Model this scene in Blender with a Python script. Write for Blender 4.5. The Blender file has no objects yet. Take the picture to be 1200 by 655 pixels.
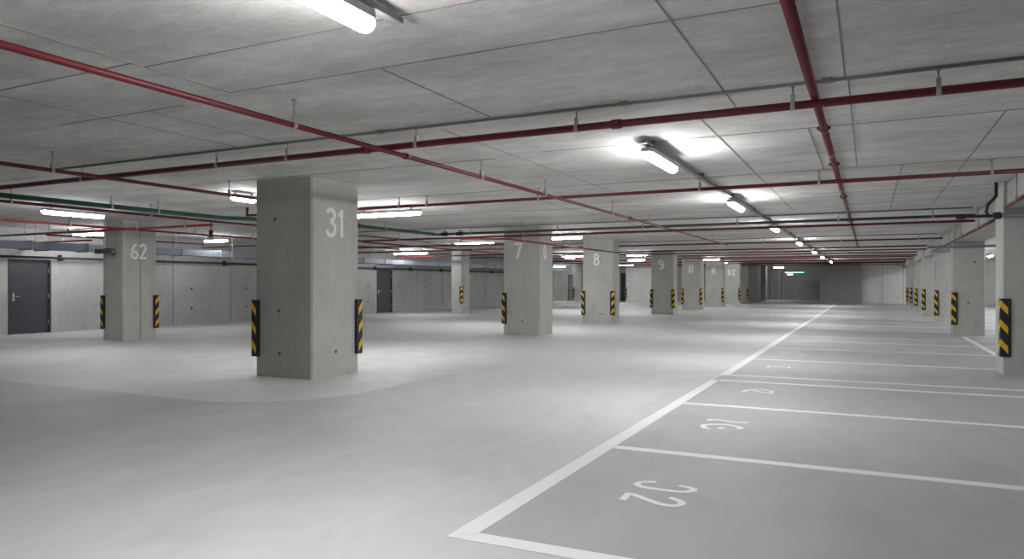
import bpy, bmesh, math, random
from mathutils import Vector, Matrix

random.seed(7)
SC = bpy.context.scene
COL = SC.collection
H = 2.98                      # clear height of the hall
PI = math.pi

# ------------------------------------------------------------------ materials
def new_mat(name):
    m = bpy.data.materials.new(name)
    m.use_nodes = True
    nt = m.node_tree
    b = nt.nodes['Principled BSDF']
    return m, nt, b

def plain(name, col, rough=0.5, metal=0.0, spec=0.5):
    m, nt, b = new_mat(name)
    b.inputs['Base Color'].default_value = (*col, 1)
    b.inputs['Roughness'].default_value = rough
    b.inputs['Metallic'].default_value = metal
    b.inputs['Specular IOR Level'].default_value = spec
    return m

def N(nt, t, **kw):
    n = nt.nodes.new(t)
    for k, v in kw.items():
        setattr(n, k, v)
    return n

def mathn(nt, op, a, b=None, clamp=False):
    n = nt.nodes.new('ShaderNodeMath'); n.operation = op; n.use_clamp = clamp
    for i, v in enumerate((a, b)):
        if v is None: continue
        if isinstance(v, (int, float)): n.inputs[i].default_value = v
        else: nt.links.new(v, n.inputs[i])
    return n.outputs[0]

def noise(nt, vec, scale, detail=4, rough=0.55, dist=0.0):
    n = nt.nodes.new('ShaderNodeTexNoise')
    n.inputs['Scale'].default_value = scale
    n.inputs['Detail'].default_value = detail
    n.inputs['Roughness'].default_value = rough
    n.inputs['Distortion'].default_value = dist
    nt.links.new(vec, n.inputs['Vector'])
    return n.outputs['Fac']

def ramp(nt, fac, stops):
    r = nt.nodes.new('ShaderNodeValToRGB')
    e = r.color_ramp.elements
    while len(e) < len(stops): e.new(0.5)
    for el, (p, c) in zip(e, stops):
        el.position = p; el.color = (c, c, c, 1) if isinstance(c, (int, float)) else (*c, 1)
    nt.links.new(fac, r.inputs['Fac'])
    return r.outputs['Color']

def mul(nt, a, b):
    m = nt.nodes.new('ShaderNodeMixRGB'); m.blend_type = 'MULTIPLY'; m.inputs['Fac'].default_value = 1
    for i, v in ((1, a), (2, b)):
        if isinstance(v, tuple): m.inputs[i].default_value = (*v, 1)
        else: nt.links.new(v, m.inputs[i])
    return m.outputs['Color']

def concrete(name, base, stretch=(1, 1, 1), rough=0.75, contrast=1.0, bump=0.15):
    m, nt, b = new_mat(name)
    tc = N(nt, 'ShaderNodeNewGeometry')
    mp = N(nt, 'ShaderNodeMapping'); mp.inputs['Scale'].default_value = stretch
    nt.links.new(tc.outputs['Position'], mp.inputs['Vector'])
    v = mp.outputs['Vector']
    k = contrast
    c1 = ramp(nt, noise(nt, v, 0.9, 5, 0.6), [(0.3, 1 - .16 * k), (0.7, 1 + .10 * k)])
    c2 = ramp(nt, noise(nt, v, 6.0, 6, 0.65, .6), [(0.3, 1 - .10 * k), (0.7, 1 + .06 * k)])
    c3 = ramp(nt, noise(nt, v, 45, 3, 0.6), [(0.25, 1 - .10 * k), (0.6, 1.0)])
    c = mul(nt, mul(nt, c1, c2), c3)
    c = mul(nt, c, base)
    nt.links.new(c, b.inputs['Base Color'])
    b.inputs['Roughness'].default_value = rough
    b.inputs['Specular IOR Level'].default_value = 0.3
    bp = N(nt, 'ShaderNodeBump'); bp.inputs['Strength'].default_value = bump; bp.inputs['Distance'].default_value = 0.01
    nt.links.new(noise(nt, v, 30, 4), bp.inputs['Height'])
    nt.links.new(bp.outputs['Normal'], b.inputs['Normal'])
    return m

def floor_material():
    m, nt, b = new_mat('coated_floor')
    g = N(nt, 'ShaderNodeNewGeometry')
    pos = g.outputs['Position']
    sp = N(nt, 'ShaderNodeSeparateXYZ'); nt.links.new(pos, sp.inputs[0])
    x, y = sp.outputs['X'], sp.outputs['Y']
    mp = N(nt, 'ShaderNodeMapping'); mp.inputs['Scale'].default_value = (1, 0.55, 1)
    nt.links.new(pos, mp.inputs['Vector'])
    v = mp.outputs['Vector']
    c1 = ramp(nt, noise(nt, v, 0.35, 4, 0.5, .4), [(0.3, .92), (0.7, 1.05)])
    c2 = ramp(nt, noise(nt, v, 2.2, 5, 0.6, 1.0), [(0.32, .92), (0.7, 1.05)])
    c3 = ramp(nt, noise(nt, v, 60, 2, 0.5), [(0.3, .97), (0.6, 1.0)])
    c = mul(nt, mul(nt, c1, c2), c3)
    # parking bays carry a darker grey coat, the aisle a pale one
    bay = mathn(nt, 'MULTIPLY', mathn(nt, 'GREATER_THAN', x, -2.02), mathn(nt, 'GREATER_THAN', y, 3.45))
    wob = mathn(nt, 'MULTIPLY', mathn(nt, 'SUBTRACT', noise(nt, pos, 1.2, 3), 0.5), 0.10)
    # pale round-cornered patch round the nearest pillar
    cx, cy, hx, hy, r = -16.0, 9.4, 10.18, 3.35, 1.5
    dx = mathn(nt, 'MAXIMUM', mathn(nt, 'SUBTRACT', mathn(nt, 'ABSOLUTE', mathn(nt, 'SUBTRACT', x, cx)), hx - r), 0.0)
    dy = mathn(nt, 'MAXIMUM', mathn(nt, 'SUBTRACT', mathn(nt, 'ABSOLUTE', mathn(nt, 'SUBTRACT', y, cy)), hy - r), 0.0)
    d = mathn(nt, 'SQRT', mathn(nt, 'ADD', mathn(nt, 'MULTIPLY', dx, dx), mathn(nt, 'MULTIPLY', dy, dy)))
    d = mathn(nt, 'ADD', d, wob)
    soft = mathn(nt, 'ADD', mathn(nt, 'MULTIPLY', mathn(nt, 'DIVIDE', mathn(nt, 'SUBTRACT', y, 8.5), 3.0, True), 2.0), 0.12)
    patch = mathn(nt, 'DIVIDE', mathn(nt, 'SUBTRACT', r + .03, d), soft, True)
    left = mathn(nt, 'DIVIDE', mathn(nt, 'ADD', x, 13.5), 5.0, True)      # the patch fades out to the left
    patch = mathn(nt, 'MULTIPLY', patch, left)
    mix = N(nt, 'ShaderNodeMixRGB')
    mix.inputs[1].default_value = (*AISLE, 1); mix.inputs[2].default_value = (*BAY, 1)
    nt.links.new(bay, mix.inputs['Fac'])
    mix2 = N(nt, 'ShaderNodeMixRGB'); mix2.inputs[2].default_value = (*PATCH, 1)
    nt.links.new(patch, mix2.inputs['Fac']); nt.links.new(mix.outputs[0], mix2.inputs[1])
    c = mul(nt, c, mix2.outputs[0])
    nt.links.new(c, b.inputs['Base Color'])
    rr = ramp(nt, noise(nt, v, 1.5, 4, 0.6), [(0.3, .56), (0.7, .68)])
    nt.links.new(rr, b.inputs['Roughness'])
    b.inputs['Specular IOR Level'].default_value = 0.45
    bp = N(nt, 'ShaderNodeBump'); bp.inputs['Strength'].default_value = .06; bp.inputs['Distance'].default_value = 0.004
    nt.links.new(noise(nt, pos, 25, 4), bp.inputs['Height'])
    nt.links.new(bp.outputs['Normal'], b.inputs['Normal'])
    return m

AISLE = (.63, .63, .63)
BAY = (.455, .455, .46)
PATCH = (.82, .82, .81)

def emit(name, col, strength):
    m, nt, b = new_mat(name)
    b.inputs['Base Color'].default_value = (.9, .9, .9, 1)
    b.inputs['Emission Color'].default_value = (*col, 1)
    b.inputs['Emission Strength'].default_value = strength
    return m

LAMP = 135.0
M = dict(
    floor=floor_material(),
    ceil=concrete('ceiling_concrete', (.68, .675, .65), (.45, 1.2, 1), .8, 1.7, .1),
    wall=concrete('wall_concrete', (.47, .47, .455), (1, 1, .55), .8, .9),
    wall_lit=concrete('lit_wall_concrete', (.84, .84, .82), (1, 1, .55), .8, .7),  # lamplight put into the wall colour, for the end wall and broad far pillar
    wall_shaded=concrete('shaded_wall_concrete', (.30, .30, .295), (1, 1, .55), .8, 1.0),  # wall concrete with shade put into its colour, for the forward end block
    col=concrete('pillar_concrete', (.50, .50, .475), (1, 1, .55), .72, .9),
    joint=plain('joint_dark', (.26, .255, .245), .9),
    hole=plain('hole_dark', (.12, .12, .115), .9),
    red=plain('red_paint', (.125, .008, .015), .45),
    red_lit=plain('lit_red_paint', (.25, .025, .022), .5),  # the red paint again, lightened to carry lamplight in its colour
    green=plain('green_paint', (.005, .062, .042), .4),
    drain=plain('dark_grey_green_pipe', (.07, .085, .08), .45),
    galv=plain('galvanised_steel', (.34, .34, .34), .45, .6),
    steel=plain('zinc_clamp', (.42, .42, .41), .5, .3),
    greypipe=plain('grey_plastic_pipe', (.17, .185, .19), .5),
    black=plain('black_iron', (.02, .02, .022), .5),
    duct=plain('duct_metal', (.30, .335, .39), .55, .7),
    rubber=plain('black_rubber', (.012, .012, .013), .55),
    yellow=plain('yellow_reflective', (.78, .46, .02), .45),
    white=plain('white_road_paint', (.86, .86, .86), .55),
    stencil=plain('white_stencil_paint', (.85, .85, .82), .7),
    door=plain('slate_door_paint', (.043, .046, .054), .45),
    frame=plain('slate_frame_paint', (.035, .037, .043), .5),
    handle=plain('brushed_steel', (.55, .55, .55), .3, .9),
    housing=plain('lamp_housing', (.42, .42, .42), .5),
    tray=plain('trunking_grey', (.24, .24, .24), .5, .2),
    lamp=emit('lamp_diffuser', (.985, .99, 1.0), LAMP),
    lamp_soft=emit('dimmed_lamp_diffuser', (.985, .99, 1.0), LAMP * .60),  # left-hand lamps, dimmed to sharpen the shading of the pillars
    teal=emit('teal_diffuser', (.25, .95, .95), 1.3),
    amber=emit('amber_diffuser', (1.0, .55, .2), 2.5),
)

# ------------------------------------------------------------------ mesh helpers
class MB:
    """collects shapes; build() links them as one mesh object"""
    def __init__(self): self.bm = bmesh.new()
    def _faces(self, vs, fs, mi):
        bv = [self.bm.verts.new(v) for v in vs]
        out = []
        for f in fs:
            try:
                face = self.bm.faces.new([bv[i] for i in f]); face.material_index = mi; out.append(face)
            except ValueError: pass
        return bv, out
    def box(self, a, b, mi=0):
        x0, y0, z0 = a; x1, y1, z1 = b
        vs = [(x0,y0,z0),(x1,y0,z0),(x1,y1,z0),(x0,y1,z0),(x0,y0,z1),(x1,y0,z1),(x1,y1,z1),(x0,y1,z1)]
        self._faces(vs, [(0,3,2,1),(4,5,6,7),(0,1,5,4),(1,2,6,5),(2,3,7,6),(3,0,4,7)], mi)
        return self
    def prism(self, poly, z0, z1, mi=0):
        n = len(poly)
        vs = [(x, y, z0) for x, y in poly] + [(x, y, z1) for x, y in poly]
        fs = [tuple(reversed(range(n))), tuple(range(n, 2*n))] + [(i, (i+1) % n, n+(i+1) % n, n+i) for i in range(n)]
        self._faces(vs, fs, mi); return self
    def tube(self, pts, r, seg=10, mi=0, cap=True):
        pts = [Vector(p) for p in pts]
        rings = []
        for i, p in enumerate(pts):
            if i == 0: t = pts[1] - p
            elif i == len(pts) - 1: t = p - pts[i-1]
            else: t = (p - pts[i-1]).normalized() + (pts[i+1] - p).normalized()
            t.normalize()
            up = Vector((0, 0, 1)) if abs(t.z) < .9 else Vector((0, 1, 0))
            u = t.cross(up).normalized(); w = u.cross(t).normalized()
            k = 1.0
            if 0 < i < len(pts) - 1:
                c = (pts[i] - pts[i-1]).normalized().dot(t); k = 1 / max(c, .5)
            rings.append([self.bm.verts.new(p + u * math.cos(2*PI*j/seg) * r + w * math.sin(2*PI*j/seg) * r) for j in range(seg)])
        for a, b in zip(rings, rings[1:]):
            for j in range(seg):
                f = self.bm.faces.new((a[j], a[(j+1) % seg], b[(j+1) % seg], b[j])); f.material_index = mi; f.smooth = True
        if cap:
            for ring in (rings[0], rings[-1]):
                try:
                    f = self.bm.faces.new(ring); f.material_index = mi
                except ValueError: pass
        return self
    def ring(self, c, axis, r, length, seg=12, mi=0):
        c = Vector(c); a = Vector(axis).normalized() * length / 2
        return self.tube([c - a, c + a], r, seg, mi)
    def build(self, name, mats, parent=None, bevel=0, loc=None):
        bmesh.ops.recalc_face_normals(self.bm, faces=self.bm.faces)
        if bevel:
            bmesh.ops.bevel(self.bm, geom=[e for e in self.bm.edges if e.calc_face_angle(0) > .6], offset=bevel, segments=2, affect='EDGES', profile=.6)
        me = bpy.data.meshes.new(name)
        self.bm.to_mesh(me); self.bm.free()
        for m in (mats if isinstance(mats, (list, tuple)) else [mats]): me.materials.append(m)
        o = bpy.data.objects.new(name, me); COL.objects.link(o)
        if parent is not None: o.parent = parent
        if loc: o.location = loc
        return o

def tag(o, label=None, cat=None, group=None, kind=None):
    if label: o['label'] = label
    if cat: o['category'] = cat
    if group: o['group'] = group
    if kind: o['kind'] = kind
    return o

def empty(name, loc):
    o = bpy.data.objects.new(name, None); COL.objects.link(o); o.location = loc
    o.empty_display_size = .2
    return o

def ribbon(mb, pts, w, plane, t=None, mi=0):
    """flat painted stroke: pts in plane coordinates, plane(s,t,depth)->xyz"""
    mb.n = getattr(mb, 'n', 0) + 1
    t = t or .003 + .0005 * mb.n
    P = [Vector(p) for p in pts]
    L, R = [], []
    for i, p in enumerate(P):
        if i == 0: d = P[1] - p
        elif i == len(P)-1: d = p - P[i-1]
        else: d = (p - P[i-1]).normalized() + (P[i+1] - p).normalized()
        if d.length < 1e-6: d = P[min(i+1, len(P)-1)] - P[i]
        d.normalize(); n = Vector((-d.y, d.x))
        if 0 < i < len(P)-1:
            k = 1 / max((P[i]-P[i-1]).normalized().dot(d), .6)
        else: k = 1
        L.append(p + n * w/2 * k); R.append(p - n * w/2 * k)
    for i in range(len(P)-1):
        q = [L[i], L[i+1], R[i+1], R[i]]
        vs = [plane(c.x, c.y, 0) for c in q] + [plane(c.x, c.y, t) for c in q]
        mb._faces(vs, [(3,2,1,0),(4,5,6,7),(0,1,5,4),(1,2,6,5),(2,3,7,6),(3,0,4,7)], mi)

def arc(cx, cy, rx, ry, a0, a1, n=12):
    return [(cx + rx*math.cos(math.radians(a0 + (a1-a0)*i/n)), cy + ry*math.sin(math.radians(a0 + (a1-a0)*i/n))) for i in range(n+1)]

# condensed stencil glyphs, one unit high, about .5 wide
GL = {
    '3': [arc(.23, .77, .19, .19, 165, -75, 12) + [(.2, .54)], [(.2, .54)] + arc(.23, .27, .21, .235, 72, -165, 14)],
    '1': [[(.22, 0), (.22, 1)], [(.03, .80), (.22, .80)]],
    '6': [[(.36, .95), (.2, .82), (.08, .55)] + arc(.24, .25, .18, .22, 180, 360+150, 18)],
    '2': [arc(.22, .74, .17, .22, 170, -25, 12) + [(.30, .5), (.05, .05), (.42, .05)]],
    '7': [[(.04, .95), (.42, .95), (.30, .55), (.2, 0)]],
    '0': [arc(.22, .5, .17, .46, 90, 450, 24)],
    '8': [arc(.22, .74, .15, .21, 90, 450, 18), arc(.22, .27, .18, .24, 90, 450, 18)],
    '9': [[(.38, .98), (.08, .98), (.08, .6), (.3, .6), (.3, .08), (.08, .08)], [(.44, .1), (.46, .9)]],
    'D': [arc(.24, .5, .2, .46, 90, 450, 20), [(.06, .05), (.06, .95)], [(.06, .5), (.28, .5)]],
    'N': [[(.04, 0), (.04, 1)], [(.04, .9), (.36, .1)], [(.38, 0), (.38, 1)]],
    'U': [[(.04, 1), (.04, .15), (.2, .04), (.32, .15), (.32, 1)]],
}
def glyph(mb, ch, s0, t0, hgt, plane, w=.05, wid=1.0):
    for st in GL[ch]:
        ribbon(mb, [(s0 + p[0]*hgt*wid, t0 + p[1]*hgt) for p in st], w, plane)

# ------------------------------------------------------------------ setting
X0, X1, Y0, Y1 = -21.3, 9.0, -14.0, 58.4
def struct(o, label, kind='structure'):
    return tag(o, label, None, None, 'structure')

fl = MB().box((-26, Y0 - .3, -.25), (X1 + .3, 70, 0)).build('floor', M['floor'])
tag(fl, 'pale grey coated concrete floor of the parking hall', 'floor', None, 'structure')

c = MB().box((-26, Y0 - .3, H), (X1 + .3, 70, H + .25))
def cj(xa, ya, xb, yb, w=.013):
    if abs(xa - xb) < abs(ya - yb): c.box((xa - w/2, ya, H - .004), (xa + w/2, yb, H + .01), 1)
    else: c.box((xa, ya - w/2, H - .004), (xb, ya + w/2, H + .01), 1)
for s in [(-6.4,3.40,-4.72,3.40),(-4.72,3.50,-1.9,3.50),(-4.72,4.28,-.35,4.28),(-2.6,3.23,-1.0,3.23),
          (-4.72,2.2,-4.72,4.3),(-1.06,2.5,-1.06,6.9),(-1.44,6.95,-1.44,16.5),(-.16,3.6,-.16,6.03),(-.14,6.1,-.14,10.8),
          (1.12,7.85,1.12,16),(-.55,7.85,-.55,10.8),(-3.5,7.85,2,7.85),(-12,10.78,2,10.78),(-3.9,6.3,-3.9,12),
          (-6.5,2.4,-6.5,6.0),(-8,3.4,-6.6,3.4),(-7.2,4.4,-5.4,4.4),(-5.9,4.4,-5.9,6.0),(-3.2,4.3,-3.2,6.0),(-11,8.0,-4.2,8.0),
          (-4.0,13.6,1.8,13.6),(-20,17.6,1.9,17.6),(.4,10.8,.4,17.3),(-5.6,12,-5.6,25),(-14,14,-4,14),(-13.6,3,-13.6,16),(-20,6.4,-11,6.4)]:
    cj(*s)
ce = c.build('ceiling', [M['ceil'], M['joint']])
tag(ce, 'raw concrete ceiling slab with dark formwork joints', 'ceiling', None, 'structure')

# left wall with two door openings, panel joints and tie holes
DOORS = [(11.62, 12.78, 2.11), (28.25, 29.5, 2.11)]
w = MB()
yy = Y0
for a, b, top in DOORS:
    w.box((X0 - .3, yy, 0), (X0, a, H)); w.box((X0 - .3, a, top), (X0, b, H)); yy = b
w.box((X0 - .3, yy, 0), (X0, 50, H))
w.box((-26, 49.7, 0), (X0 - .3, 50, H))
y = 2.0
while y < 49:
    if not any(a - .1 < y < b + .1 for a, b, t in DOORS):
        w.box((X0 - .02, y - .018, 0), (X0 + .004, y + .018, H - .02), 1)
    for dz in (.55, 1.25):
        for dy in (.75,):
            if not any(a - .1 < y + dy < b + .1 for a, b, t in DOORS):
                w.ring((X0, y + dy, dz), (1, 0, 0), .045, .012, 10, 2)
    y += 2.48
w.build('wall_left', [M['wall'], M['joint'], M['hole']])
tag(bpy.data.objects['wall_left'], 'long grey concrete wall with vertical panel joints along the left', 'wall', None, 'structure')

w = MB()
w.box((-26, 57, 0), (-18.3, 57.3, H)); w.box((-18.3, 57, 2.32), (-17.3, 57.3, H)); w.box((-17.3, 57, 0), (-8.1, 57.3, H))
w.build('wall_back', M['wall'])
tag(bpy.data.objects['wall_back'], 'far grey concrete wall closing the left side of the hall', 'wall', None, 'structure')
MB().box((-26.3, 50, 0), (-26, 57.3, H)).build('wall_side', M['wall'])
tag(bpy.data.objects['wall_side'], 'short concrete return wall in the far left corner', 'wall', None, 'structure')
w = MB()
w.box((-8.4, 57.3, 0), (-8.1, 63.6, H)); w.box((-8.4, 63.6, 0), (-7.75, 64.4, H)); w.box((-8.4, 64.4, 0), (-8.0, 69, H))
w.box((-8.4, 69, 0), (-3.2, 69.3, H)); w.box((-8.0, 68.8, 0), (-3.2, 69, .28)); w.box((-7.2, 68.2, 0), (-7.05, 68.8, H))
w.build('wall_recess', M['wall'])
tag(bpy.data.objects['wall_recess'], 'shaded concrete wall of the deep recess at the end of the aisle', 'wall', None, 'structure')
w = MB(); w.box((-3.2, 57, 0), (-.47, 69.3, H))
for xx in (-2.9, -1.6): w.box((xx - .012, 56.996, 0), (xx + .012, 57.1, H - .02), 1)
w.build('wall_end', [M['wall_shaded'], M['joint']])
tag(bpy.data.objects['wall_end'], 'grey concrete block wall standing forward at the end of the bays', 'wall', None, 'structure')
w = MB(); w.box((-.47, 58.4, 0), (X1 + .3, 58.7, H))
for xx in (.9, 2.2): w.box((xx - .012, 58.396, 0), (xx + .012, 58.5, H - .02), 1)
w.build('wall_far', [M['wall_lit'], M['joint']])
tag(bpy.data.objects['wall_far'], 'pale concrete wall at the far end behind the right row of pillars', 'wall', None, 'structure')
MB().box((X1, Y0, 0), (X1 + .3, 58.4, H)).build('wall_right', M['wall'])
tag(bpy.data.objects['wall_right'], 'grey concrete wall on the right side of the hall', 'wall', None, 'structure')
MB().box((-26, Y0 - .3, 0), (X1 + .3, Y0, H)).build('wall_front', M['wall'])
tag(bpy.data.objects['wall_front'], 'grey concrete wall behind the viewpoint', 'wall', None, 'structure')

# ceiling beam over the right row, between the pillars
RIGHT = [(1.85, 2.75, 13.25, 14.0), (2.07, 2.80, 22.98, 23.72), (2.14, 2.85, 29.7, 30.4), (2.10, 2.82, 35.7, 36.4),
         (2.15, 2.86, 42.2, 42.9), (2.20, 2.9, 48.2, 48.9), (2.22, 2.92, 53.6, 54.3)]
b_ = MB(); yy = 11.4
for (xa, xb, ya, yb) in RIGHT:
    if yy < ya: b_.box((2.14 if yy > 12 else 1.90, yy + .005, 2.56), (2.78, ya - .005, H))
    yy = yb
b_.box((2.14, yy + .005, 2.56), (2.78, 58.4, H))
b_.build('ceiling_beam', M['wall'])
tag(bpy.data.objects['ceiling_beam'], 'concrete downstand beam running over the right row of pillars', 'beam', None, 'structure')

# floor paint: children of the floor
def bay_line(poly, name='bay_line', label=None):
    o = MB().prism(poly, 0, .003).build(name, M['white'], fl)
    if label: o['label'] = label
    return o
def rect(xa, ya, xb, yb): return [(xa, ya), (xb, ya), (xb, yb), (xa, yb)]
bay_line([(-2.10, 3.41), (-1.96, 3.53), (-1.95, 10.66), (-2.07, 10.72)], label='broad white line along the bay mouths, near stretch')
bay_line([(-2.06, 11.28), (-1.92, 11.45), (-2.0, 57.0), (-2.14, 57.0)], label='broad white line along the bay mouths, far stretch')
bay_line([(-2.10, 3.41), (8.9, 3.62), (8.9, 3.75), (-1.96, 3.54)], label='white line closing the nearest bay')
for y, wd in ((5.93, .12), (8.48, .11), (10.74, .11), (11.42, .10), (14.05, .11), (16.72, .10), (19.0, .10), (20.8, .10), (24.2, .10), (26.9, .1), (29.6, .1), (32.2, .1), (34.9, .1)):
    xe = 1.8 if 13 < y < 14.02 else 8.9
    bay_line([(-1.95, y - wd/2), (xe, y + .12 - wd/2), (xe, y + .12 + wd/2), (-1.95, y + wd/2)], label=None)
bay_line(rect(2.2, 14.6, 2.32, 22.4), label='white line along the pillar row between two pillars')
bay_line(rect(-21.2, 9.70, -16.68, 9.82), label='white line before the first grey door on the left')
bay_line(rect(-17.2, 9.9, -17.1, 11.5), label='short white line before the pillar marked 62')
fplane = lambda s, t, d: (s, t, .0 + d)
def bay_number(strokes, wdt, label):
    mb = MB()
    for st in strokes: ribbon(mb, st, wdt, fplane)
    o = mb.build('bay_number', M['white'], fl); o['label'] = label
bay_number([[(-1.345,5.005),(-1.39,4.985),(-1.44,4.95),(-1.455,4.91),(-1.44,4.87),(-1.41,4.845),(-1.34,4.835),(-1.25,4.835),(-1.15,4.84),(-1.10,4.86),(-1.065,4.905),(-1.07,4.945),(-1.10,4.97),(-1.18,4.985)],
            [(-1.43,4.49),(-1.435,4.64),(-1.40,4.64),(-1.35,4.61),(-1.27,4.56),(-1.2,4.52),(-1.14,4.505),(-1.09,4.52),(-1.065,4.56),(-1.065,4.60),(-1.09,4.635),(-1.17,4.68)]], .048,
           'white 32 painted in the nearest bay')
bay_number([[(-1.47,7.49),(-1.46,7.56),(-1.4,7.575),(-1.31,7.56),(-1.25,7.54),(-1.17,7.52),(-1.08,7.58)],
            [(-1.37,7.07),(-1.43,7.1),(-1.46,7.16),(-1.465,7.24),(-1.41,7.3),(-1.34,7.34),(-1.27,7.36),(-1.18,7.32),(-1.11,7.27),(-1.13,7.19)],
            [(-1.30,7.11),(-1.27,7.19)]], .055, 'white number painted in the second bay')
bay_number([[(-1.47,9.68),(-1.43,9.9),(-1.38,9.94),(-1.32,9.87),(-1.22,9.76),(-1.13,9.74),(-1.12,9.92),(-1.25,10.03),(-1.36,10.02)]], .05, 'white number painted in the third bay')
bay_number([[(-1.55,12.76),(-1.5,12.9),(-1.33,12.86),(-1.2,12.95),(-1.18,12.8)]], .05, 'faint white number painted in the fifth bay')
bay_number([[(-1.6,15.36),(-1.56,15.5),(-1.35,15.46),(-1.2,15.5)],[(-1.22,15.2),(-1.1,15.34)]], .05, 'faint white number painted in the sixth bay')
bay_number([[(-1.6,17.9),(-1.5,18.05),(-1.3,17.9),(-1.15,18.0)]], .05, 'faint white number painted in the seventh bay')

# doors
def door(name, a, b, top, label, handle_at):
    f = MB()
    f.box((X0 - .16, a, 0), (X0 + .015, a + .06, top)); f.box((X0 - .16, b - .06, 0), (X0 + .015, b, top)); f.box((X0 - .16, a + .06, top - .06), (X0 + .015, b - .06, top))
    fr = f.build(name, M['frame']); tag(fr, label, 'door', None, 'structure')
    MB().box((X0 - .10, a + .06, .008), (X0 - .03, b - .06, top - .06)).build('door_leaf', M['door'], fr, .004)
    hy = a + .15 if handle_at == 'near' else b - .15
    h = MB(); h.box((X0 - .03, hy - .022, .93), (X0 - .02, hy + .022, 1.15)); h.tube([(X0 - .02, hy, 1.06), (X0 + .035, hy, 1.06), (X0 + .035, hy + (.13 if handle_at == 'near' else -.13), 1.06)], .011, 8)
    o = h.build('door_handle', M['handle'], fr); o['label'] = 'steel lever handle on a long plate'
    for z in (.25, 1.0, 1.72):
        hh = b - .06 if handle_at == 'near' else a + .06
        MB().tube([(X0 - .015, hh, z), (X0 - .015, hh, z + .12)], .014, 8).build('hinge', M['handle'], fr)
    return fr
d1 = door('door_1', *DOORS[0], 'dark slate steel door nearest in the left wall', 'near')
d2 = door('door_2', *DOORS[1], 'dark slate steel door seen just right of the pillar marked 31', 'near')
f = MB(); f.box((-18.3, 57.02, 0), (-18.22, 57.2, 2.32)); f.box((-17.38, 57.02, 0), (-17.3, 57.2, 2.32)); f.box((-18.22, 57.02, 2.24), (-17.38, 57.2, 2.32))
d3 = f.build('door_3', M['frame']); tag(d3, 'tall dark doorway in the far wall between two pillars', 'door', None, 'structure')
MB().box((-18.22, 57.1, .008), (-17.38, 57.15, 2.24)).build('door_leaf', M['door'], d3)
h = MB(); h.tube([(-17.5, 57.1, 1.05), (-17.5, 57.04, 1.05), (-17.62, 57.04, 1.05)], .012, 6)
h.build('door_handle', M['handle'], d3)
f = MB(); f.box((-22.9, 56.9, 0), (-22.84, 57.0, 2.2)); f.box((-21.9, 56.9, 0), (-21.84, 57.0, 2.2)); f.box((-22.84, 56.9, 2.14), (-21.9, 57.0, 2.2))
d4 = f.build('door_4', M['frame']); tag(d4, 'dark grey door in the far left corner wall', 'door', None, 'structure')
MB().box((-22.84, 56.94, .008), (-21.9, 56.98, 2.14)).build('door_leaf', M['greypipe'], d4)

# ------------------------------------------------------------------ pillars
def guard(parent, corner, sx, sy, z0=.30, z1=1.16, leg=.10, th=.045):
    """L shaped rubber guard on a pillar corner; sx, sy point outwards"""
    cx, cy = corner
    e = .002
    def P(dx, dy): return (cx + sx * dx, cy + sy * dy)
    # polygon in outward coordinates (0,0) = concrete corner
    poly = [(e, e), (e, -leg), (th, -leg), (th, th * .8), (th * .8, th), (-leg, th), (-leg, e)]
    mb = MB().prism([P(*p) for p in poly], z0, z1)
    hh = z1 - z0; per = hh / 3.0
    wd = (leg + th) * .70
    for k in range(3):
        zc = z1 - per * (k + .5) + .01
        h2, dr = .056, .115
        for face in ('y', 'x'):
            pts = []
            o = th + .0025
            s_in, s_out = th - wd, th * .8
            for s, z in ((s_out, zc + dr/2 + h2), (s_in, zc - dr/2 + h2), (s_in, zc - dr/2 - h2), (s_out, zc + dr/2 - h2)):
                pts.append((s, z))
            vs = []
            for depth in (th - .004, o):
                for s, z in pts:
                    x, y = P(s, depth) if face == 'y' else P(depth, s)
                    vs.append((x, y, z))
            mb._faces(vs, [(0,1,2,3),(4,5,6,7),(0,1,5,4),(1,2,6,5),(2,3,7,6),(3,0,4,7)], 1)
        # stripe wraps over the chamfered nose
        x0, y0 = P(th + .0012, th * .8); x1, y1 = P(th * .8, th + .0012)
        nx, ny = sx * .002, sy * .002
        za = zc + dr/2 + h2; zb = zc + dr/2 - h2
        vs = [(x0-nx, y0-ny, zb), (x1-nx, y1-ny, zb), (x1-nx, y1-ny, za), (x0-nx, y0-ny, za), (x0+nx, y0+ny, zb), (x1+nx, y1+ny, zb), (x1+nx, y1+ny, za), (x0+nx, y0+ny, za)]
        mb._faces(vs, [(0,1,2,3),(4,5,6,7),(0,1,5,4),(1,2,6,5),(2,3,7,6),(3,0,4,7)], 1)
    o = mb.build('corner_guard', [M['rubber'], M['yellow']], parent)
    o['label'] = 'black rubber corner guard with yellow diagonal stripes'
    return o

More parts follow.
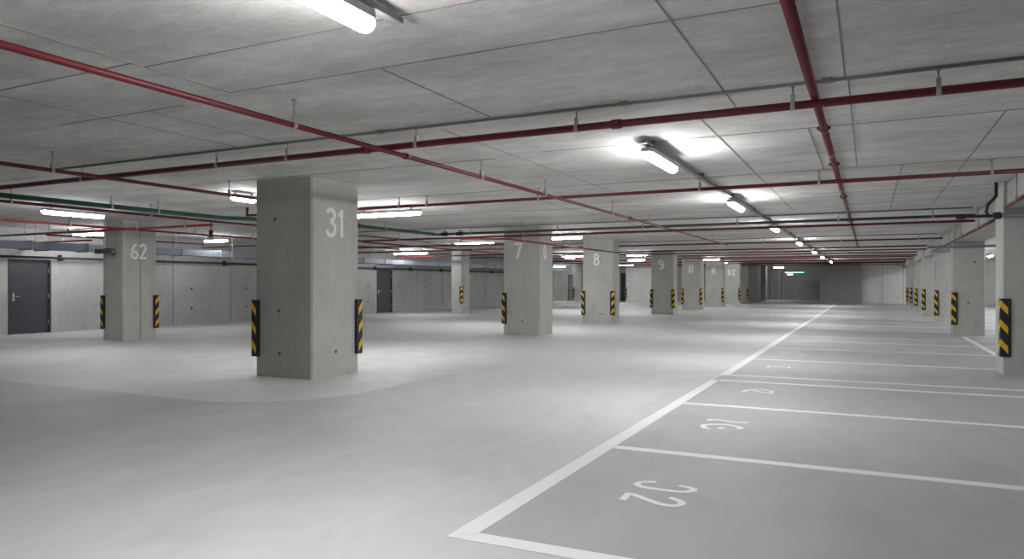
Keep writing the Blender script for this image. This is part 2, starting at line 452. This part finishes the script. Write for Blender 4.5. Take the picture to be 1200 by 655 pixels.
def pillar(x0, x1, y0, y1, label, group, guards, marks=(), holes=(), seam=False, gz=(.30, 1.16), gleg=.10, top=H, cham=.026, skin='col'):
    cx, cy = (x0 + x1)/2, (y0 + y1)/2
    root = empty('concrete_pillar', (cx, cy, 0)); tag(root, label, 'pillar', group, 'thing')
    lx, ly = (x1 - x0)/2, (y1 - y0)/2
    mb = MB()
    k = cham
    mb.prism([(-lx+k,-ly),(lx-k,-ly),(lx,-ly+k),(lx,ly-k),(lx-k,ly),(-lx+k,ly),(-lx,ly-k),(-lx,-ly+k)], 0, top - .0005)
    for face, s, z in holes:
        if face == 'y': mb.ring((s - cx, -ly, z), (0, 1, 0), .027, .006, 10, 1)
        else: mb.ring((lx, s - cy, z), (1, 0, 0), .027, .006, 10, 1)
    if seam: mb.box((lx - .01, -.012, 0), (lx + .002, .012, top - .01), 2)
    mb.build('shaft', [M[skin], M['hole'], M['joint']], root)
    for g in guards:
        sx = 1 if 'R' in g else -1; sy = 1 if 'B' in g else -1
        guard(root, (sx*lx, sy*ly), sx, sy, gz[0], gz[1], gleg)
    for face, txt, s, z, hgt, wd, wid in marks:
        m2 = MB()
        if face == 'y': pl = lambda a, b, d: (a - cx, -ly - d, b)
        else: pl = lambda a, b, d: (lx + d, a - cy, b)
        step = 0
        for ch in txt:
            glyph(m2, ch, s + step, z, hgt, pl, wd, wid); step += hgt * .56 * wid
        o = m2.build('number_marking', M['stencil'], root); o['label'] = 'pale stencilled %s' % txt
    return root

GL_, GR_ = 'pillars down the left side of the aisle', 'pillars down the right side of the aisle'
pillar(-8.42, -7.30, 8.13, 9.21, 'large grey concrete pillar stencilled 31, nearest pillar of all', GL_, ['L', 'RB'],
       [('x', '31', 8.44, 2.12, .43, .062, 1.05)], [('y', -8.02, 2.38), ('y', -7.93, .36), ('x', 8.66, .37), ('y', -7.95, 1.0)], gz=(.30, 1.16))
pillar(-9.14, -8.03, 17.9, 18.8, 'grey concrete pillar stencilled 7 and 0 on its two faces', GL_, ['L'],
       [('y', '7', -8.82, 2.13, .40, .07, 1.4), ('x', '0', 18.14, 2.10, .38, .075, 1.15)], [('y', -8.55, .38), ('x', 18.4, .37)])
pillar(-9.25, -8.10, 24.4, 25.1, 'grey concrete pillar stencilled 8, between the 70 pillar and the far row', GL_, ['L', 'R'],
       [('y', '8', -8.83, 2.08, .42, .07, 1.1)], [('y', -8.6, .34), ('y', -8.52, .34)])
pillar(-9.14, -8.08, 33.1, 33.85, 'grey concrete pillar with a boxy broken digit, fourth in the left row', GL_, ['L', 'R'],
       [('y', '9', -8.78, 2.08, .42, .07, 1.2)], [('y', -8.6, .34)])
pillar(-9.20, -8.15, 39.6, 40.3, 'grey concrete pillar with a square 0-like mark, fifth in the left row', GL_, ['L', 'R'], [('y', 'D', -8.82, 2.03, .42, .08, 1.1)])
pillar(-9.10, -8.02, 45.4, 46.1, 'grey concrete pillar with an N-like mark, sixth in the left row', GL_, ['R'], [('y', 'N', -8.7, 2.03, .40, .08, 1.1)])
pillar(-9.10, -8.05, 52.0, 52.7, 'grey concrete pillar stencilled U2, seventh in the left row', GL_, ['R'], [('y', 'U2', -8.85, 2.03, .40, .08, 1.2)])
pillar(-9.0, -8.05, 55.9, 56.6, 'unmarked grey concrete pillar ending the left row near the recess', GL_, ['R'])
pillar(-17.20, -16.42, 11.6, 12.52, 'grey concrete pillar stencilled 62 with a vertical seam, before the left wall', 'pillars before the left wall', ['L', 'RB'],
       [('x', '62', 11.80, 2.04, .37, .06, 1.18)], seam=True, gz=(.28, 1.12))
pillar(-17.62, -17.05, 29.1, 29.85, 'slim grey concrete pillar standing alone before the left wall, framed by pillars 31 and 70', 'pillars before the left wall', ['R'], gz=(.5, 1.3))
pillar(-21.3, -20.6, 54.0, 54.7, 'narrow far pillar by the corner door, seen just left of the pillar stencilled 8', 'pillars before the left wall', ['L'])
pillar(-17.35, -14.6, 55.4, 56.2, 'broad pale far pillar beside the dark doorway, seen right of the pillar stencilled 8', 'pillars before the left wall', ['L'], skin='wall_lit')
names = ['grey concrete pillar at the right edge beside the nearest bays, the largest on that side',
         'grey concrete pillar second along the right row, with white line at its foot',
         'grey concrete pillar third along the right row, overlapping the second',
         'grey concrete pillar fourth along the right row',
         'grey concrete pillar fifth along the right row',
         'grey concrete pillar sixth along the right row, small and far',
         'grey concrete pillar last along the right row, before the pale end wall']
for k, (r, nm) in enumerate(zip(RIGHT, names)):
    pillar(*r, nm, GR_, ['L'], holes=[('y', r[0] + .35, .9), ('y', r[0] + .5, 2.0)] if k < 2 else (), gz=(.29, 1.18), gleg=.10, cham=.012)

# ------------------------------------------------------------------ pipes
def hanger(parent, p, axis, r, ztop=H):
    x, y, z = p
    mb = MB().tube([(x, y, z + r + .05), (x, y, ztop)], .007, 6)
    mb.ring((x, y, ztop - .006), (0, 0, 1), .022, .012, 8)
    h = mb.build('pipe_hanger', M['galv'], parent)
    cl = MB().ring((x, y, z), axis, r + .005, .035, 12)
    cl.box((x - .016, y - .016, z + r - .002), (x + .016, y + .016, z + r + .06))
    cl.build('clamp', M['steel'], h)
def pipe(name, pts, r, mat, label, group, hang=(), coup=(), cat='pipe', seg=12, ztop=H):
    mb = MB().tube(pts, r, seg)
    o = mb.build(name, mat); tag(o, label, cat, group)
    a = Vector(pts[1]) - Vector(pts[0])
    for h in hang: hanger(o, h[:3], h[3] if len(h) > 3 else a, r, ztop)
    for cpt in coup:
        q = MB().ring(cpt, a, r + .009, .085, 12)
        ax = a.normalized()
        for s in (-1, 1):
            if abs(ax.y) > .5: q.box((cpt[0] + s*(r+.012) - .012, cpt[1] - .03, cpt[2] - .014), (cpt[0] + s*(r+.012) + .012, cpt[1] + .03, cpt[2] + .014))
            else: q.box((cpt[0] - .03, cpt[1] + s*(r+.012) - .012, cpt[2] - .014), (cpt[0] + .03, cpt[1] + s*(r+.012) + .012, cpt[2] + .014))
        q.build('coupling', mat, o)
    return o
GC, GA = 'red sprinkler pipes crossing the aisle', 'red sprinkler pipes running along the hall'
ZA = 2.818
YA, YB, YC, YD = 6.12, 10.88, 17.4, 25.82
pipe('sprinkler_pipe', [(-11.9, YA, ZA), (8.8, YA, ZA)], .034, M['red'], 'thick red sprinkler pipe crossing nearest, beneath the nearest grey conduit', GC,
     [(x, YA, ZA) for x in (.46, -.54, -2.38, -4.12, -5.85, -6.95, -9.5, 2.6, 5)], [(-4.75, YA, ZA), (-2.0, YA, ZA)])
pipe('sprinkler_pipe', [(-11.5, YB, H), (-11.5, YB, ZA), (8.8, YB, ZA)], .032, M['red'], 'red sprinkler pipe crossing second, ending left in an upturned elbow', GC,
     [(x, YB, ZA, (1,0,0)) for x in (-.62, -2.26, -4.9, -7.1, -7.7, -9.6, 1.4, 4)], [])
XC = [-14.6, -12.3, -9.9, -7.3, -5.0, -2.75, -.6, 1.2]
pipe('sprinkler_pipe', [(-15.0, YC, 2.70), (1.95, YC, 2.70)], .026, M['red'], 'red sprinkler pipe slung directly under the dark drain pipe', GC,
     [(x, YC, 2.70) for x in XC[:2]])
dr = pipe('drain_pipe', [(-11.02, YC, 2.815), (1.95, YC, 2.815)], .032, M['drain'], 'dark grey-green drain pipe crossing before the pillar stencilled 70', 'drain pipes',
     [(x, YC, 2.815) for x in XC[2:]])
for x in XC[2:]:
    MB().tube([(x, YC, 2.727), (x, YC, 2.782)], .006, 6).build('drop_rod', M['galv'], dr)
for xv in (-10.75, -10.25):
    vv = MB().ring((xv, YC, 2.815), (1, 0, 0), .055, .2, 12).build('valve', M['black'], dr); vv['label'] = 'black valve body'
    MB().tube([(xv, YC, 2.86), (xv, YC, 2.895)], .014, 8).ring((xv, YC, 2.90), (0, 0, 1), .06, .016, 14).build('hand_wheel', M['black'], vv)
pipe('sprinkler_pipe', [(-16.0, YD, 2.82), (2.05, YD, 2.82)], .027, M['red'], 'red sprinkler pipe crossing fourth, just past the pillar stencilled 8', GC,
     [(x, YD, 2.82) for x in (-14, -11, -7, -5.6, -3.2, -.8, 1.4)])
far = [(31.0, 'first', 'fourth'), (36.8, 'second', 'fifth'), (42.55, 'third', 'sixth'), (47.6, 'fourth', 'seventh'), (54.0, 'last', 'eighth')]
for Y, a, b in far:
    zz = 2.84
    pipe('sprinkler_pipe', [(-18.5, Y, zz), (1.95, Y, zz)], .03, M['red'], 'upper red pipe of the %s distant pair crossing the aisle' % a, GC,
         [(x, Y, zz) for x in (-15, -11, -6.5, -4.4, -.9)])
    pipe('sprinkler_pipe', [(-18.5, Y + .1, 2.72), (1.95, Y + .1, 2.72)], .026, M['red'], 'lower red pipe of the %s distant pair crossing the aisle' % a, GC,
         [(x, Y + .1, 2.72) for x in (-13, -9.7, -5.4, -3.1, .6)])

ZL = 2.757
pipe('sprinkler_pipe', [(-4.40, -1.0, ZL), (-4.40, 25.7, ZL)], .025, M['red'], 'long red pipe running diagonally from the top left corner over the pale aisle', GA,
     [(-4.40, y, ZL) for y in (.9, 4.68, 8.0, 10.0, 13.2, 15.8, 20, 23)], [(-4.40, 6.35, ZL), (-4.40, 14.3, ZL)])
pipe('sprinkler_pipe', [(-8.72, .5, 2.757), (-8.72, 10.84, 2.757)], .025, M['red'], 'red pipe running past the left face of the pillar stencilled 31', GA,
     [(-8.72, y, 2.757) for y in (5.25, 7.9, 2.6)])
ZR = 2.894
pipe('sprinkler_pipe', [(-.385, -1.0, ZR), (-.385, 30.8, ZR)], .036, M['red'], 'thick red pipe running above the parking bays toward the end wall', GA,
     [(-.385, y, ZR) for y in (9.0, 12.5, 16, 21)], [(-.385, 3.55, ZR), (-.385, 7.5, ZR), (-.385, 9.8, ZR), (-.385, 13.5, ZR), (-.385, 19, ZR)])
pipe('sprinkler_pipe', [(-12.75, 2.0, 2.765), (-12.75, 21, 2.765)], .025, M['red'], 'thin red pipe running beneath and beside the green pipe', GA,
     [(-12.75, y, 2.765) for y in (7.0, 9.6, 12.8, 15.5, 19)])
pipe('sprinkler_pipe', [(-16.28, 4.0, 2.75), (-16.28, 23, 2.75)], .026, M['red_lit'], 'bright red pipe passing just right of the pillar stencilled 62', GA,
     [(-16.28, y, 2.75) for y in (7.2, 10.2, 13.6, 15.6, 19)])
pp = pipe('sprinkler_pipe', [(-21.25, 11.1, 2.69), (-12.77, 11.1, 2.69)], .026, M['red_lit'], 'bright red branch pipe crossing in front of the pillar stencilled 62', GC,
     [(x, 11.1, 2.69) for x in (-19.6, -17.8, -15.2, -13.6)])
pipe('sprinkler_pipe', [(-18.8, 11.17, 2.66), (-18.8, 16.0, 2.66), (-18.8, 16.0, 2.56), (-13.2, 16.0, 2.56)], .024, M['red'], 'thin red pipe with a stepped bend hung behind the pillar stencilled 62', GA,
     [(-18.8, 12.9, 2.66, (0,1,0)), (-18.8, 15, 2.66, (0,1,0)), (-17.6, 16, 2.56, (1,0,0)), (-14.4, 16, 2.56, (1,0,0))])
pipe('sprinkler_pipe', [(-21.25, 12.5, 2.60), (-19.0, 12.5, 2.60)], .024, M['red'], 'short red branch pipe high in front of the nearest dark door', GC, [(-20.3, 12.5, 2.60)])
pipe('sprinkler_pipe', [(-14.5, 18.5, 2.75), (-14.5, 29.5, 2.75)], .025, M['red'], 'red pipe slanting toward the slim lone pillar between 31 and 70', GA,
     [(-14.5, y, 2.75) for y in (19.5, 22.5, 27)])
pipe('sprinkler_pipe', [(-20.0, 20.5, 2.69), (-9.4, 20.5, 2.69)], .026, M['red'], 'red cross pipe left of the pillar stencilled 70', GC, [(x, 20.5, 2.69) for x in (-18, -13.3, -10.4)])
pipe('sprinkler_pipe', [(-20.0, 23.6, 2.69), (-9.6, 23.6, 2.69)], .026, M['red'], 'red cross pipe behind the pillar stencilled 70', GC, [(x, 23.6, 2.69) for x in (-18, -13.3, -10.4)])
pipe('sprinkler_pipe', [(-20.0, 28.0, 2.69), (-9.5, 28.0, 2.69)], .026, M['red'], 'red cross pipe high beside the slim lone pillar', GC, [(x, 28.0, 2.69) for x in (-16, -12)])
pipe('sprinkler_pipe', [(-8.6, 14.6, 2.47), (-7.72, 15.4, 2.48), (-7.72, 24.0, 2.48)], .024, M['red_lit'], 'low red pipe passing in front of the pillars stencilled 70 and 8', GA,
     [(-7.72, y, 2.48, (0,1,0)) for y in (16.2, 18.9, 22.5)])
pipe('sprinkler_pipe', [(1.862, 11.5, 2.575), (1.862, 13.08, 2.575)], .026, M['red'], 'red pipe along the beam in front of the nearest right pillar', GA, [(1.862, 12.2, 2.575)])
pipe('sprinkler_pipe', [(2.02, 14.05, 2.55), (2.02, 30.0, 2.55)], .028, M['red'], 'red pipe along the beam edge between the right pillars', GA, [(2.02, y, 2.55) for y in (17.5, 20.5, 26)])

g = pipe('water_pipe', [(-12.22, 2, 2.80), (-12.22, 10.9, 2.80), (-11.05, 12.6, 2.80), (-11.05, 17.35, 2.815)], .042, M['green'],
         'dark green water pipe with fittings running along the left of the hall', None,
         [(-12.22, y, 2.80, (0,1,0)) for y in (6.35, 8.4, 9.35)] + [(-11.05, 15, 2.81, (0,1,0))])
for yv in (13.9,):
    vb = MB().ring((-11.05, yv, 2.81), (0, 1, 0), .06, .14, 12)
    vv = vb.build('valve', M['black'], g); vv['label'] = 'black valve body'
    MB().tube([(-11.05, yv, 2.86), (-11.05, yv, 2.90)], .012, 8).ring((-11.05, yv, 2.905), (0, 0, 1), .055, .014, 14).build('hand_wheel', M['black'], vv)

# sprinkler heads / riser valve on the bright branch
vb = MB().tube([(-15.0, 13.0, 2.60), (-15.0, 13.0, 2.75)], .05, 10); vb.ring((-15.0, 13.0, 2.76), (0, 0, 1), .065, .02, 12); vb.ring((-15.0, 13.0, 2.60), (0, 0, 1), .065, .02, 12)
vb.tube([(-15.0, 13.0, 2.76), (-15.0, 13.0, H)], .012, 8); vb.tube([(-15.0, 13.0, 2.64), (-16.25, 13.0, 2.74)], .02, 8)
o = vb.build('riser_valve', M['red']); tag(o, 'small red flanged valve hung above right of the pillar stencilled 62', 'valve')

# grey brackets and drains on the right pillars
def side_pipe(y, z, xa, xb, label, elbow):
    pts = [(xa, y, z), (xb, y, z)]
    o = MB().tube(pts, .035, 12).build('drain_pipe', M['greypipe']); tag(o, label, 'pipe', 'grey pipes on the right pillars')
    for x in (xa + .5, xa + 1.6):
        q = MB().ring((x, y, z), (1, 0, 0), .042, .04, 12); q.box((x - .02, y + .03, z - .02), (x + .02, y + .06, z + .02))
        q.build('clamp', M['steel'], o)
    if elbow:
        q = MB().tube([(xa, y, z), (xa - .12, y, z), (xa - .16, y, z + .06), (xa - .14, y, z + .17), (xa - .03, y, z + .30), (xa - .03, y, H - .02)], .024, 10)
        q.ring((xa - .02, y, z), (1, 0, 0), .055, .1, 12)
        e = q.build('elbow', M['black'], o); e['label'] = 'black elbow rising to the ceiling'
        MB().tube([(xa - .12, y, z), (xa - .55, y, z)], .026, 10).ring((xa - .5, y, z), (1, 0, 0), .04, .12, 10).build('stub', M['black'], o)
    return o
side_pipe(13.17, 2.45, 1.78, 6.5, 'grey pipe clamped across the face of the nearest right pillar', True)
side_pipe(22.90, 2.42, 1.45, 6.5, 'grey pipe clamped across the face of the second right pillar', False)

# thin conduits on the ceiling
def conduit(y, xa, xb, label, boxes):
    o = MB().tube([(xa, y, H - .0185), (xb, y, H - .0185)], .0135, 8).build('electrical_conduit', M['tray']); tag(o, label, 'conduit', 'thin conduits fixed across the ceiling')
    for x in boxes: MB().box((x - .04, y - .03, H - .035), (x + .04, y + .03, H - .0005)).build('junction_box', M['tray'], o, .004)
conduit(6.02, -9.9, 8.8, 'thin grey conduit crossing the ceiling nearest, above the thick red pipe', (-4.5, -.28, -1.9))
conduit(17.3, -20, 1.9, 'thin grey conduit crossing the ceiling above the dark drain pipe', (-5, 1.1))
conduit(25.7, -16, 1.9, 'thin grey conduit crossing the ceiling past the pillar stencilled 8', (-3,))

# duct and wall pipe along the left wall
d = MB()
yy = 2.0
while yy < 48:
    d.box((-19.62, yy, 2.30), (-19.12, yy + 1.48, 2.49)); yy += 1.5
du = d.build('ventilation_duct', M['duct']); tag(du, 'flat galvanised air duct hung along the left wall', 'duct')
yy = 2.0; k = 0
while yy < 48:
    MB().box((-19.645, yy - .035, 2.275), (-19.095, yy + .015, 2.515)).build('duct_flange', M['galv'], du)
    if k % 2 == 0:
        q = MB()
        for x in (-19.67, -19.07): q.tube([(x, yy + .4, 2.28), (x, yy + .4, H)], .008, 6)
        q.box((-19.7, yy + .38, 2.265), (-19.04, yy + .42, 2.298))
        q.build('duct_hanger', M['galv'], du)
    yy += 1.5; k += 1
wp = MB().tube([(-21.12, 3, 2.16), (-21.12, 48, 2.16)], .035, 10).build('wall_pipe', M['black']); tag(wp, 'black pipe on brackets along the left wall under the duct', 'pipe')
for y in range(4, 48, 3):
    MB().box((-21.298, y - .03, 2.09), (-21.06, y + .03, 2.12)).box((-21.298, y - .03, 2.12), (-21.17, y + .03, 2.26)).build('wall_bracket', M['black'], wp)

# twin box fitting hung before pillar 62
tb = empty('hanging_fitting', (-16.78, 11.40, 2.2)); tag(tb, 'dark grey twin-box fitting hung on a pale rod before the pillar stencilled 62', 'fitting')
MB().box((-.36, -.06, -.05), (-.08, .06, .07)).build('box_housing', M['drain'], tb, .012)
MB().box((.0, -.06, -.06), (.26, .06, .08)).build('box_housing', M['drain'], tb, .012)
MB().box((-.38, -.015, -.02), (.28, .015, .01)).build('cross_bar', M['galv'], tb)
MB().tube([(-.04, 0, -.02), (-.04, 0, H - 2.2)], .011, 8).build('rod', M['stencil'], tb)

# ------------------------------------------------------------------ lamps
def lamp_proto(L, clip, W=.115, glow='lamp'):
    """strip light along local Y, top at z=0"""
    root = empty('strip_light', (0, 0, 0))
    hb = MB(); hw = W * .60
    hb.prism([(-hw*.6, -L/2), (hw*.6, -L/2), (hw, -L/2 + .05), (hw, L/2 - .05), (hw*.6, L/2), (-hw*.6, L/2), (-hw, L/2 - .05), (-hw, -L/2 + .05)], -.05, 0); hb.build('housing', M['housing'], root, .006)
    # rounded diffuser: D section with domed ends
    mb = MB(); r = W / 2; nseg = 10
    prof = [(r*math.cos(a), -r*.95*math.sin(a)) for a in [math.radians(-7 + 194*i/nseg) for i in range(nseg+1)]]
    stations = [(-L/2, .55), (-L/2 + r*.35, .88), (-L/2 + r*.9, 1), (L/2 - r*.9, 1), (L/2 - r*.35, .88), (L/2, .55)]
    rings = []
    for y, k in stations:
        rings.append([mb.bm.verts.new((x*k, y, -.062 + z*k)) for x, z in prof])
    for a, b in zip(rings, rings[1:]):
        n = len(a)
        for j in range(n):
            mb.bm.faces.new((a[j], a[(j+1) % n], b[(j+1) % n], b[j]))
    mb.bm.faces.new(rings[0]); mb.bm.faces.new(rings[-1])
    mb.build('diffuser', M[glow], root)
    cb = MB()
    for s in (-1, 1): cb.box((-.012, s*L*.36 - .015, 0), (.012, s*L*.36 + .015, clip))
    cb.build('hanger_clip', M['galv'], root)
    return root

protos = {}
def lamp(x, y, z, L, along, label, group=None, clip=.0945):
    glow = 'lamp_soft' if group == GLL else 'lamp'
    key = (L, clip, glow)
    if key not in protos:
        r = lamp_proto(L, clip, .115, glow); protos[key] = r
    else:
        src = protos[key]; r = src.copy(); COL.objects.link(r)
        for ch in list(src.children):
            q = ch.copy(); COL.objects.link(q); q.parent = r
    r.location = (x, y, z); r.rotation_euler = (0, 0, 0 if along == 'y' else PI/2)
    tag(r, label, 'lamp', group)
    return r
GLR, GLL = 'lamps in the row over the aisle edge', 'lamps over the left part of the hall'
row = [(-2.44, 2.55, 'long bright strip light at the top edge, nearest of all lamps'),
       (-2.15, 8.2, 'bright strip light first on the long trunking over the aisle edge'),
       (-2.15, 13.5, 'bright strip light second on the long trunking over the aisle edge'),
       (-2.15, 19.4, 'bright strip light third on the long trunking, past the drain pipe'),
       (-2.15, 26.65, 'bright strip light fourth on the long trunking, past the thin third conduit'),
       (-2.15, 34.4, 'bright strip light fifth on the long trunking, far down the aisle'),
       (-2.15, 40.6, 'bright strip light sixth on the long trunking, far down the aisle'),
       (-2.15, 50.0, 'bright strip light last on the long trunking, near the end wall')]
for x, y, lb in row: lamp(x, y, 2.875, 1.25, 'y', lb, GLR, .0295)
left = [(-14.4, 9.1, 1.25, 'y', 'long strip light hung beneath the green pipe at the left edge'),
        (-19.75, 12.95, 1.5, 'x', 'strip light above the duct, upper left of the pillar stencilled 62'),
        (-19.1, 16.75, 1.0, 'x', 'strip light midway between the pillars stencilled 62 and 31'),
        (-9.62, 9.02, .5, 'y', 'short square strip light half hidden behind the top of pillar 31'),
        (-8.75, 11.95, 1.6, 'x', 'long strip light emerging right of the top of pillar 31'),
        (-18.85, 27.5, 1.8, 'x', 'strip light low in the distance above the second dark door'),
        (-12.25, 21.75, 1.5, 'x', 'strip light left of the pillar stencilled 70'),
        (-8.5, 20.35, 1.5, 'x', 'strip light right behind the pillar stencilled 70'),
        (-13.15, 33.4, 1.25, 'x', 'strip light seen between the pillars stencilled 70 and 8'),
        (-10.0, 33.7, 1.0, 'x', 'strip light above left of the fourth left pillar'),
        (-12.2, 41.0, 1.0, 'x', 'small strip light beyond the pillar stencilled 8'),
        (-8.1, 41.9, 1.0, 'x', 'small strip light over the fifth left pillar'),
        (-9.0, 49.6, 1.0, 'x', 'small far strip light between the N and U2 pillars'),
        (-6.85, 65.0, .8, 'x', 'small far strip light inside the dark recess'),
        (-14.4, 36.0, 1.25, 'y', 'far strip light deep in the left part, behind pillar 70'),
        (-16.5, 45.6, 1.25, 'y', 'far strip light deep in the left part, before the far wall'),
        (-16.2, 51.2, 1.5, 'x', 'small far strip light before the dark doorway'),
        (-22.6, 53.6, 1.5, 'x', 'small far strip light in the far left corner')]
for x, y, L, al, lb in left: lamp(x, y, 2.885 if L != .5 else 2.93, L, al, lb, GLL, .0945 if L != .5 else .0495)
GLX = 'lamps over the bays beyond the right pillars'  # all but the first are unseen lamps added to light the right side
for x, y, lb in [(5.5, 43.2, 'strip light seen through the gap beside the second right pillar'),
                 (5.5, 33.0, 'added strip light behind the second right pillar'),
                 (5.5, 23.5, 'added strip light beyond the nearest right pillar'),
                 (3.6, 54.5, 'added far strip light beyond the right pillars before the end wall'),
                 (5.5, 9.0, 'added strip light over the bays outside the right edge'),
                 (5.5, 16.5, 'added strip light behind the nearest right pillar'),
                 (5.5, 28.5, 'added strip light behind the gap between the second and third right pillars'),
                 (5.5, 38.0, 'added strip light behind the fourth right pillar'),
                 (5.5, 48.5, 'added strip light behind the sixth right pillar')]:
    lamp(x, y, 2.885, 1.25, 'y', lb, GLX)
# exit-side lights in the recess
el = empty('emergency_light', (-5.7, 66, 2.36)); tag(el, 'far teal glowing strip light in the dark recess', 'lamp')
MB().box((-.75, -.05, 0), (.75, .05, .08)).build('diffuser', M['teal'], el)
MB().box((-.78, -.06, .08), (.78, .06, .12)).tube([(-.5, 0, .12), (-.5, 0, H - 2.36)], .01, 6).tube([(.5, 0, .12), (.5, 0, H - 2.36)], .01, 6).build('housing', M['housing'], el)
al_ = empty('warning_light', (-6.0, 65.5, 2.16)); tag(al_, 'small amber glowing light under the teal strip in the recess', 'lamp')
MB().box((-.22, -.05, 0), (.22, .05, .12)).build('diffuser', M['amber'], al_, .02)
MB().box((-.24, -.06, .12), (.24, .06, .15)).tube([(0, 0, .15), (0, 0, H - 2.16)], .01, 6).build('housing', M['housing'], al_)

# lighting trunking carrying the row
def trunk(x, ya, yb, label):
    o = MB().box((x - .03, ya, 2.905), (x + .03, yb, 2.94)).build('lighting_trunking', M['tray'], None, .004); tag(o, label, 'trunking', 'trunking carrying the lamp row')
    y = ya + .3
    while y < yb:
        MB().box((x - .045, y - .02, 2.898), (x + .045, y + .02, H - .0005)).build('trunking_bracket', M['tray'], o)
        y += 2.6
trunk(-2.44, .8, 3.45, 'short grey trunking carrying the nearest lamp')
trunk(-2.15, 7.5, 54, 'long grey trunking carrying the lamp row down the aisle')

# ------------------------------------------------------------------ world, camera
wd = bpy.data.worlds.new('hall'); SC.world = wd; wd.use_nodes = True
wd.node_tree.nodes['Background'].inputs['Color'].default_value = (.02, .02, .02, 1)

cam = bpy.data.cameras.new('camera'); co = bpy.data.objects.new('camera', cam); COL.objects.link(co)
co.location = (0, 0, 1.4); co.rotation_euler = (PI/2, 0, math.atan((1018 - 600) / 843.))
cam.sensor_fit = 'HORIZONTAL'; cam.sensor_width = 36; cam.lens = 36 * 843 / 1200.
cam.shift_y = 5.5 / 1200
cam.clip_start = .05; cam.clip_end = 300
SC.camera = co

SC.view_settings.view_transform = 'Standard'
SC.view_settings.look = 'None'
SC.view_settings.gamma = 1
SC.view_settings.use_curve_mapping = False
SC.view_settings.exposure = 0.08
cy = SC.cycles
cy.use_denoising = True
cy.max_bounces = 10; cy.diffuse_bounces = 6; cy.glossy_bounces = 4
cy.sample_clamp_indirect = 6
try: cy.use_light_tree = True
except Exception: pass
